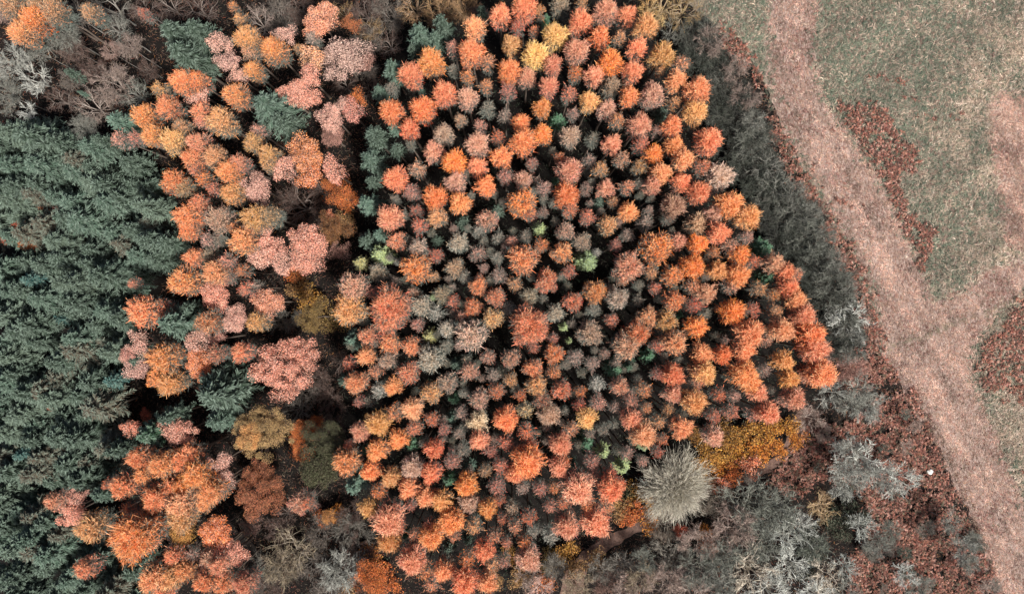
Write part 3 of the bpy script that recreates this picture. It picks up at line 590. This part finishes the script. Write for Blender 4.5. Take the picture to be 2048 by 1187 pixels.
# ---------------------------------------------------------------- ground sheets
def noise_mat(name, cols, s1=.35, s2=3.0, s3=14.0, bump=.6, stretch=None):
    m, n, l, b = mat_base(name)
    tc = n.new('ShaderNodeTexCoord'); mp = n.new('ShaderNodeMapping'); l.new(tc.outputs['Object'], mp.inputs[0])
    if stretch: mp.inputs['Rotation'].default_value = (0, 0, stretch[0]); mp.inputs['Scale'].default_value = (1, stretch[1], 1)
    def nz(s, d=6):
        x = n.new('ShaderNodeTexNoise'); x.inputs['Scale'].default_value = s; x.inputs['Detail'].default_value = d; x.inputs['Roughness'].default_value = .65
        l.new(mp.outputs[0], x.inputs['Vector']); return x.outputs[0]
    def ramp(f, a, b_):
        r = n.new('ShaderNodeMapRange'); r.inputs[1].default_value = a; r.inputs[2].default_value = b_; l.new(f, r.inputs[0]); return r.outputs[0]
    c = mix(n, l, ramp(nz(s1), .38, .62), cols[0], cols[1])
    c = mix(n, l, ramp(nz(s2), .42, .62), c, cols[2])
    f3 = nz(s3, 3); c = mix(n, l, ramp(f3, .45, .7), c, cols[3])
    l.new(c, b.inputs['Base Color'])
    bp = n.new('ShaderNodeBump'); bp.inputs['Strength'].default_value = bump; bp.inputs['Distance'].default_value = .12; l.new(f3, bp.inputs['Height']); l.new(bp.outputs[0], b.inputs['Normal'])
    return m
def ragged(P, amp=.5, step=.6):
    """closed outline through the points, in metres, with an uneven edge"""
    W = [np.array(world(*p)) for p in P]; out = []; c = 0; ph = rng.random(4)*6.28
    for i in range(len(W)):
        p0, p1, p2, p3 = W[i-1], W[i], W[(i+1) % len(W)], W[(i+2) % len(W)]
        n = max(2, int(np.linalg.norm(p2-p1)/step)); d = (p2-p1)/(np.linalg.norm(p2-p1)+1e-6); nn = np.array([-d[1], d[0]])
        for k in range(n):
            t = k/n; q = .5*((2*p1) + (-p0+p2)*t + (2*p0-5*p1+4*p2-p3)*t*t + (-p0+3*p1-3*p2+p3)*t**3); c += 1
            w_ = math.sin(c*.31+ph[0])*.4 + math.sin(c*.83+ph[1])*.35 + math.sin(c*1.7+ph[2])*.25
            out.append(q + nn*w_*amp*.35 + rng.normal(0, .04, 2))
    return out
def sheet(name, P, z, mat, amp=.5):
    from mathutils.geometry import tessellate_polygon
    from mathutils import Vector
    pts = ragged(P, amp); me = bpy.data.meshes.new(name)
    me.from_pydata([(p[0], p[1], z) for p in pts], [], [tuple(t) for t in tessellate_polygon([[Vector((p[0], p[1], 0)) for p in pts]])]); me.materials.append(mat); me.update()
    o = make(name, me); o['kind'] = 'structure'; return o
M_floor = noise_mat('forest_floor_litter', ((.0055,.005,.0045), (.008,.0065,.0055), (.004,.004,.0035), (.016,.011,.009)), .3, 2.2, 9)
M_meadow = noise_mat('meadow_turf', ((.12,.115,.09), (.19,.15,.12), (.07,.078,.06), (.30,.24,.19)), .12, 1.1, 5, bump=1.0)
M_track = noise_mat('mown_straw', ((.27,.19,.16), (.19,.13,.11), (.13,.08,.068), (.40,.31,.26)), .14, 1.2, 5, bump=1.0, stretch=(math.radians(-62), .35))
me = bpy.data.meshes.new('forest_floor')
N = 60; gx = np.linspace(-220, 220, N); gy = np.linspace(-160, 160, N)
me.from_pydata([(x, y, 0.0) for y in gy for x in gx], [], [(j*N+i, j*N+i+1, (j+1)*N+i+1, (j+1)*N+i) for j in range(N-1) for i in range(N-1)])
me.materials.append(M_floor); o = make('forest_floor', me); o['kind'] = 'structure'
sheet('meadow', MEADOW, .004, M_meadow, 1.6)
sheet('mown_track', TRACK, .008, M_track, 2.2)
sheet('mown_path', TRACK2, .012, M_track, 2.4)
WPATH = [(1600,820),(1640,830),(1590,900),(1530,950),(1440,985),(1370,1020),(1290,1060),(1230,1090),(1180,1130),(1160,1200),(1120,1200),(1140,1130),(1190,1085),(1260,1050),(1350,1005),(1420,975),(1500,945),(1560,900)]
sheet('woodland_path', WPATH, .004,
      noise_mat('trodden_leaf_path', ((.11,.065,.05), (.15,.09,.07), (.07,.042,.034), (.22,.14,.11)), .5, 3, 12), 1.2)
# ---------------------------------------------------------------- plants nobody could count
def scatter(n, P=None, box=(-60, -60, 2110, 1250), excl=()):
    x = rng.uniform(box[0], box[2], n); y = rng.uniform(box[1], box[3], n); k = np.ones(n, bool)
    if P is not None: k &= in_poly(x, y, P)
    for e in excl: k &= ~in_poly(x, y, e)
    x, y = x[k], y[k]; f = KX*H
    return np.stack([(x-1024)*f, -(y-593.5)*f, np.zeros(len(x))], 1), x, y
def field(x, y, seed=0):
    """slow smooth noise for patches and lie of the grass"""
    r = np.random.default_rng(seed); v = np.zeros_like(x)
    for k in range(7):
        fx, fy, ph = r.normal(0, .025*(1+k*.5)), r.normal(0, .025*(1+k*.5)), r.random()*6.28; v += np.sin(x*fx + y*fy + ph)/(1+k*.3)
    return v/2.2
def pick(n, codes, p): return np.array([lin(c) for c in codes])[rng.choice(len(codes), n, p=np.array(p)/sum(p))]
def blades(S, P, ang, ln, wd, hgt, tint):
    n = len(P); d = np.stack([np.cos(ang), np.sin(ang), np.zeros(n)], 1); sd_ = np.stack([-np.sin(ang), np.cos(ang), np.zeros(n)], 1)
    up = np.array([[0, 0, 1.0]]); cur = rng.normal(0, .35, n)[:, None]
    a = P; b = P + d*ln[:, None]*.5 + up*(hgt)[:, None] + sd_*cur*ln[:, None]*.2; c = P + d*ln[:, None] + up*(hgt*.45)[:, None] + sd_*cur*ln[:, None]*.8
    rv = rng.random(n); tl = unit(sd_ + up*rng.normal(0, .5, (n, 1)))
    S.add(a, b, wd, wd, tl, rv, .2, .6, tint); S.add(b, c, wd, wd*.4, tl, rv, .6, 1, tint)
def stuff(name, S, mat, label, cat):
    V, Rr, T, Cc = S.arrays(); o = make(name, quad_mesh(name, V, Rr, T, Cc, mat, True)); o['kind'] = 'stuff'; o['label'] = label; o['category'] = cat; return o
def tussocks(S, n, PP, box, excl, per, jit, pal_a, pal_b, cut, seed, base_ang, spread_a, len_rng, wid_rng, hk, shift=None):
    """tufts of several blades lying the same way"""
    P, x, y = scatter(n, PP, box, excl)
    P = P + rng.normal(0, jit, P.shape)*np.array([[1, 1, 0]])
    g = field(x, y, seed) + field(x*5, y*5, seed+1)*.5 + .3*rng.normal(size=len(x)) + (shift(x, y) if shift else 0)
    tint = np.where((g > cut)[:, None], pick(len(x), *pal_a), pick(len(x), *pal_b))
    ang = base_ang(x, y) + rng.normal(0, spread_a, len(x)); cl = rng.uniform(*len_rng, len(x))
    if seed == 9: tint = np.clip(ruts(x, y, tint)*np.array([[.755, .755, .72]])*(1 + .30*np.clip(field((x*.88-y*.47)*5, (x*.47+y*.88)*.7, 78) + field(x*4, y*4, 79), -1.3, 1.3))[:, None], 0, 1)
    else: tint = np.clip(tint*(1 + .28*np.clip(field(x*6, y*6, 80) + field(x*1.5, y*1.5, 81), -1.2, 1.2))[:, None], 0, 1)
    for k in range(per):
        m = len(x); ln = cl*rng.uniform(.6, 1.2, m); q = P + rng.normal(0, .12, (m, 3))*np.array([[1, 1, 0]]) + np.array([[0, 0, .01]])
        blades(S, q, ang + rng.normal(0, .35, m), ln, rng.uniform(*wid_rng, m), ln*rng.uniform(*hk, m), np.clip(tint*rng.uniform(.8, 1.2, (m, 1)), 0, 1))
S = Strips()
tussocks(S, 110000, MEADOW, (1380, -40, 2090, 1230), (TRACK, TRACK2), 5, .8, ([(186,164,144), (164,142,122), (206,188,170), (128,126,104)], [4, 3, 1.6, 3]), ([(108,118,98), (88,102,84), (148,142,124), (190,168,148), (132,104,92), (76,92,76)], [3.5, 4, 3, 2.2, 2.2, 3]),
         .55, 3, lambda x, y: field(x, y, 5)*2.5 + field(x*4, y*4, 6) + .4, .7, (.3, .85), (.014, .038), (.1, .45), lambda x, y: .9*np.clip((x-1850)/120, -1, 1) - .2)
stuff('meadow_grass', S, M_grass, 'rough green and straw-coloured grass of the open meadow', 'grass')
CL = [(1590,-60),(1590,100),(1618,230),(1700,400),(1780,560),(1830,680),(1880,800),(1940,950),(2000,1100),(2060,1250)]
def pdist(x, y, L):
    best = np.full(len(x), 1e9)
    for (x0, y0), (x1, y1) in zip(L[:-1], L[1:]):
        dx_, dy_ = x1-x0, y1-y0; L2 = dx_*dx_+dy_*dy_; t = np.clip(((x-x0)*dx_+(y-y0)*dy_)/L2, 0, 1); d = np.hypot(x-x0-t*dx_, y-y0-t*dy_)
        sg = np.sign((x-x0)*dy_-(y-y0)*dx_); best = np.where(d < np.abs(best), d*sg, best)
    return best
def ruts(x, y, tint):
    d = pdist(x, y, CL) + field(x, y, 61)*4
    for c, wd, f in ((-30, 4, .5), (26, 4, .52), (-50, 5, .75), (46, 4, .65), (4, 7, 1.3), (-16, 3, 1.25), (38, 3, 1.25)):
        tint = tint*(1 + (f-1)*np.exp(-((d-c)/wd)**2))[:, None]
    gl = np.abs(pdist(x, y, [(1690,745),(1790,690),(1900,650),(2030,600),(2060,560)])) + field(x*4, y*4, 62)*5
    w_ = np.exp(-(gl/6.0)**2)[:, None]*.7; return tint*(1-w_) + np.array(lin((112,124,96)))*w_
S = Strips()
for PP, nn, bx in ((TRACK, 90000, (1500, -40, 2090, 1230)), (TRACK2, 9000, (1965, 170, 2090, 510))):
    tussocks(S, nn, PP, bx, (), 4, .3, ([(214,170,152), (192,146,130), (230,198,182), (164,128,108)], [4, 3, 2.5, 2]), ([(156,110,98), (120,74,66), (180,138,124), (126,112,92), (94,54,48)], [3, 3, 2, 2, 1.8]),
         -.15, 9, lambda x, y: math.radians(-62) + np.where(y < 150, math.radians(-25), 0) + 0*x, .6, (.15, .5), (.012, .03), (.05, .3), lambda x, y: field((x*.88-y*.47)*6, (x*.47+y*.88)*.8, 77)*.9 + .3*np.sin(y/260))
stuff('mown_grass', S, M_grass, 'short dry pinkish straw stubble on the mown track', 'grass')
def bracken(S, P, scale=1.0, cols=None):
    up = np.array([[0, 0, 1.0]])
    for k in range(6):
        n = len(P); a = rng.random(n)*6.28; L = rng.uniform(.45, .95, n)*scale
        d = np.stack([np.cos(a), np.sin(a), np.zeros(n)], 1); sv = np.stack([-np.sin(a), np.cos(a), np.zeros(n)], 1)
        h = rng.uniform(.45, .9, n)*scale; tint = pick(n, cols or [(136,82,66), (106,64,54), (162,110,92), (72,46,40), (178,136,120), (94,88,70)], [4, 4, 3, 3, 2, 2]); rv = rng.random(n)
        def at(s): return P + d*(L*s)[:, None] + up*(h*(.35 + 1.1*s - 1.15*s*s))[:, None]
        S.add(at(0*L), at(0*L+1), .02, .008, sv, rv, .2, .8, tint)
        for j in range(5):
            s = 0*L + .22 + .16*j; p = at(s)
            for sg in (-1, 1):
                dr = unit(d*.6 + sg*sv + up*rng.normal(-.15, .2, (n, 1))); q = p + dr*(L*.34*(1.05-s))[:, None]*rng.uniform(.8, 1.2, (n, 1))
                S.add(p, q, .055*scale, .015*scale, unit(np.cross(dr, up + rng.normal(0, .35, (n, 3)))), np.clip(rv + rng.normal(0, .12, n), 0, .999), s, s+.2, tint)
S = Strips()
for B in BRACKEN:
    xs = [p[0] for p in B]; ys = [p[1] for p in B]; bx = (min(xs)-8, min(ys)-8, max(xs)+8, max(ys)+8)
    P, x, y = scatter(int((bx[2]-bx[0])*(bx[3]-bx[1])*.022), B, bx)
    P = P + rng.normal(0, .4, P.shape)*np.array([[1, 1, 0]]); k = field(x*2.5, y*2.5, 21) + field(x*9, y*9, 23)*.8 + rng.normal(0, .3, len(x)) > -1.25; bracken(S, P[k])
for B in BRACKEN_THIN:
    xs = [p[0] for p in B]; ys = [p[1] for p in B]; bx = (min(xs), min(ys), max(xs), max(ys))
    P, x, y = scatter(int((bx[2]-bx[0])*(bx[3]-bx[1])*.009), B, bx); k = field(x*3, y*3, 33) > .75; bracken(S, P[k], .7)
stuff('bracken', S, M_stuff, 'dense red-brown dead bracken along the track and hedge', 'bracken')
# litter, brambles and seedlings on the woodland floor
S = Strips()
P, x, y = scatter(260000, None, (-120, -80, 2000, 1260), (MEADOW, [(820,0),(1250,-10),(1420,200),(1640,640),(1660,780),(1240,960),(1000,1187),(760,1100),(680,900),(700,600),(760,250)], [(0,260),(300,300),(330,560),(220,900),(280,1187),(0,1187)]))
g = field(x*2, y*2, 41) + rng.normal(0, .4, len(x))
k = ~in_poly(x, y, WPATH) | (rng.random(len(x)) < .25); P, x, y, g = P[k], x[k], y[k], g[k]
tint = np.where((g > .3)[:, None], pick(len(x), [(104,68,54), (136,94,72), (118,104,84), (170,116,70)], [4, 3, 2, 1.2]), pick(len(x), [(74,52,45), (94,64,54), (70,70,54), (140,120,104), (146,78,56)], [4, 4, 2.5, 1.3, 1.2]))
d = unit(rng.normal(size=(len(x), 3))*np.array([[1, 1, .7]]) + np.array([[0, 0, .35]])); ln = rng.uniform(.15, .6, len(x))[:, None]; P = P + np.array([[0, 0, 1.0]])*rng.uniform(.05, .7, (len(x), 1))
S.add(P, P + d*ln, .03, .012, perp(d), rng.random(len(x)), .3, 1, tint)
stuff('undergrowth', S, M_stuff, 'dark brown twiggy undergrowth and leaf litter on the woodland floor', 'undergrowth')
S = Strips()
P, x, y = scatter(140000, [(820,-40),(1250,-50),(1440,200),(1640,640),(1660,780),(1240,960),(1000,1187),(760,1100),(680,900),(700,600),(760,250)])
k = field(x*3, y*3, 51) > -.5; P = P[k]; d = unit(rng.normal(size=(len(P), 3)) + np.array([[0, 0, .4]])); P = P + np.array([[0, 0, 1.0]])*rng.uniform(.1, 3.5, (len(P), 1))
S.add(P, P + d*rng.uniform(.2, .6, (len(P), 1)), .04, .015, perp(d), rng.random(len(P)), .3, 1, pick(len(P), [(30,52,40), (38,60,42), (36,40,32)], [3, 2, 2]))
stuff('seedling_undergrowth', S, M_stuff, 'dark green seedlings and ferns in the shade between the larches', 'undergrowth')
# the one pale stone at the bracken's edge
bm_v = []; 
import bmesh
bm = bmesh.new(); bmesh.ops.create_icosphere(bm, subdivisions=3, radius=.42)
for v in bm.verts:
    n_ = .12*math.sin(v.co.x*9+1) + .1*math.sin(v.co.y*11+v.co.z*7); v.co *= 1 + n_; v.co.z *= .6; v.co.x *= 1.3
me = bpy.data.meshes.new('stone'); bm.to_mesh(me); bm.free(); me.materials.append(bark_mat('pale_stone', (.55,.53,.48), (.75,.74,.7), 4))
x, y = world(1857, 941); st = make('stone', me, None, (x, y, .45)); st['label'] = 'small pale stone lying among red bracken beside the mown track'; st['category'] = 'stone'
# ---------------------------------------------------------------- labels
KN = {'larch': 'larch', 'spruce': 'spruce', 'broad': 'broadleaf', 'bare': 'bare tree', 'shrub': 'shrub'}
GR = {'larch': 'larches of the plantation and the wood beside it', 'spruce': 'dark conifers', 'broad': 'autumn broadleaf trees', 'bare': 'leafless trees and bushes', 'shrub': 'low leafy shrubs'}
def zone(px, py):
    return ('top', 'upper', 'middle', 'lower', 'bottom')[int(min(4, max(0, py)//238))] + ' ' + ('far left', 'left', 'centre', 'right', 'far right')[int(min(4, max(0, px)//410))]
def direc(dx, dy):
    a = math.degrees(math.atan2(-dy, dx)) % 360
    return ('right', 'upper right', 'above', 'upper left', 'left', 'lower left', 'below', 'lower right')[int(((a+22.5) % 360)//45)]
freq = {}
for t in TREES: freq[(t['kind'], t['code'][0])] = freq.get((t['kind'], t['code'][0]), 0) + 1
XY = np.array([(t['px'], t['py']) for t in TREES]); used = set()
for i, t in enumerate(TREES):
    d = np.hypot(XY[:, 0]-t['px'], XY[:, 1]-t['py']); near = [j for j in np.argsort(d)[1:9]]
    near.sort(key=lambda j: d[j]*(freq[(TREES[j]['kind'], TREES[j]['code'][0])])**.35)
    q = {'larch': (15, 22, 28), 'spruce': (15, 26, 34), 'broad': (16, 24, 33), 'bare': (22, 32, 42), 'shrub': (17, 21, 24)}[t['kind']]
    size = 'small' if t['r'] < q[0] else 'medium' if t['r'] < q[1] else 'large' if t['r'] < q[2] else 'very large'
    c = t['code']; col = CNAME[c[0]]; kn = KN[t['kind']]
    tg = (' tinged ' + CNAME[c[1]]) if len(c) > 1 else ''
    def nb(j):
        u = TREES[j]; w_ = direc(u['px']-t['px'], u['py']-t['py'])
        return CNAME[u['code'][0]] + ' ' + KN[u['kind']] + (' ' + w_ + ' it' if w_ in ('above', 'below') else ' at its ' + w_)
    def nb_old(j): u = TREES[j]; return CNAME[u['code'][0]] + ' ' + KN[u['kind']] + ' ' + direc(u['px']-t['px'], u['py']-t['py'])
    lab = None
    for cand in [f"{size} {col} {kn}{tg}, {nb(near[a])}, {zone(t['px'], t['py'])}" for a in range(8)] + [f"{size} {col} {kn}{tg}, {nb_old(near[a])}, {zone(t['px'], t['py'])}" for a in range(8)] + [f"{size} {col} {kn}, {nb_old(near[a])}, {nb_old(near[b])}" for a in range(8) for b in range(a+1, 8)]:
        if cand not in used and len(cand.split()) <= 16: lab = cand; break
    lab = lab or f"{size} {col} {kn} in the {zone(t['px'], t['py'])} of the photo"
    used.add(lab); o = t['o']; o['label'] = lab; o['category'] = 'shrub' if t['kind'] == 'shrub' else 'tree'; o['group'] = GR[t['kind']]
print('LARCHES', len(larches), 'TREES', len(TREES), 'LABELS', len(used))
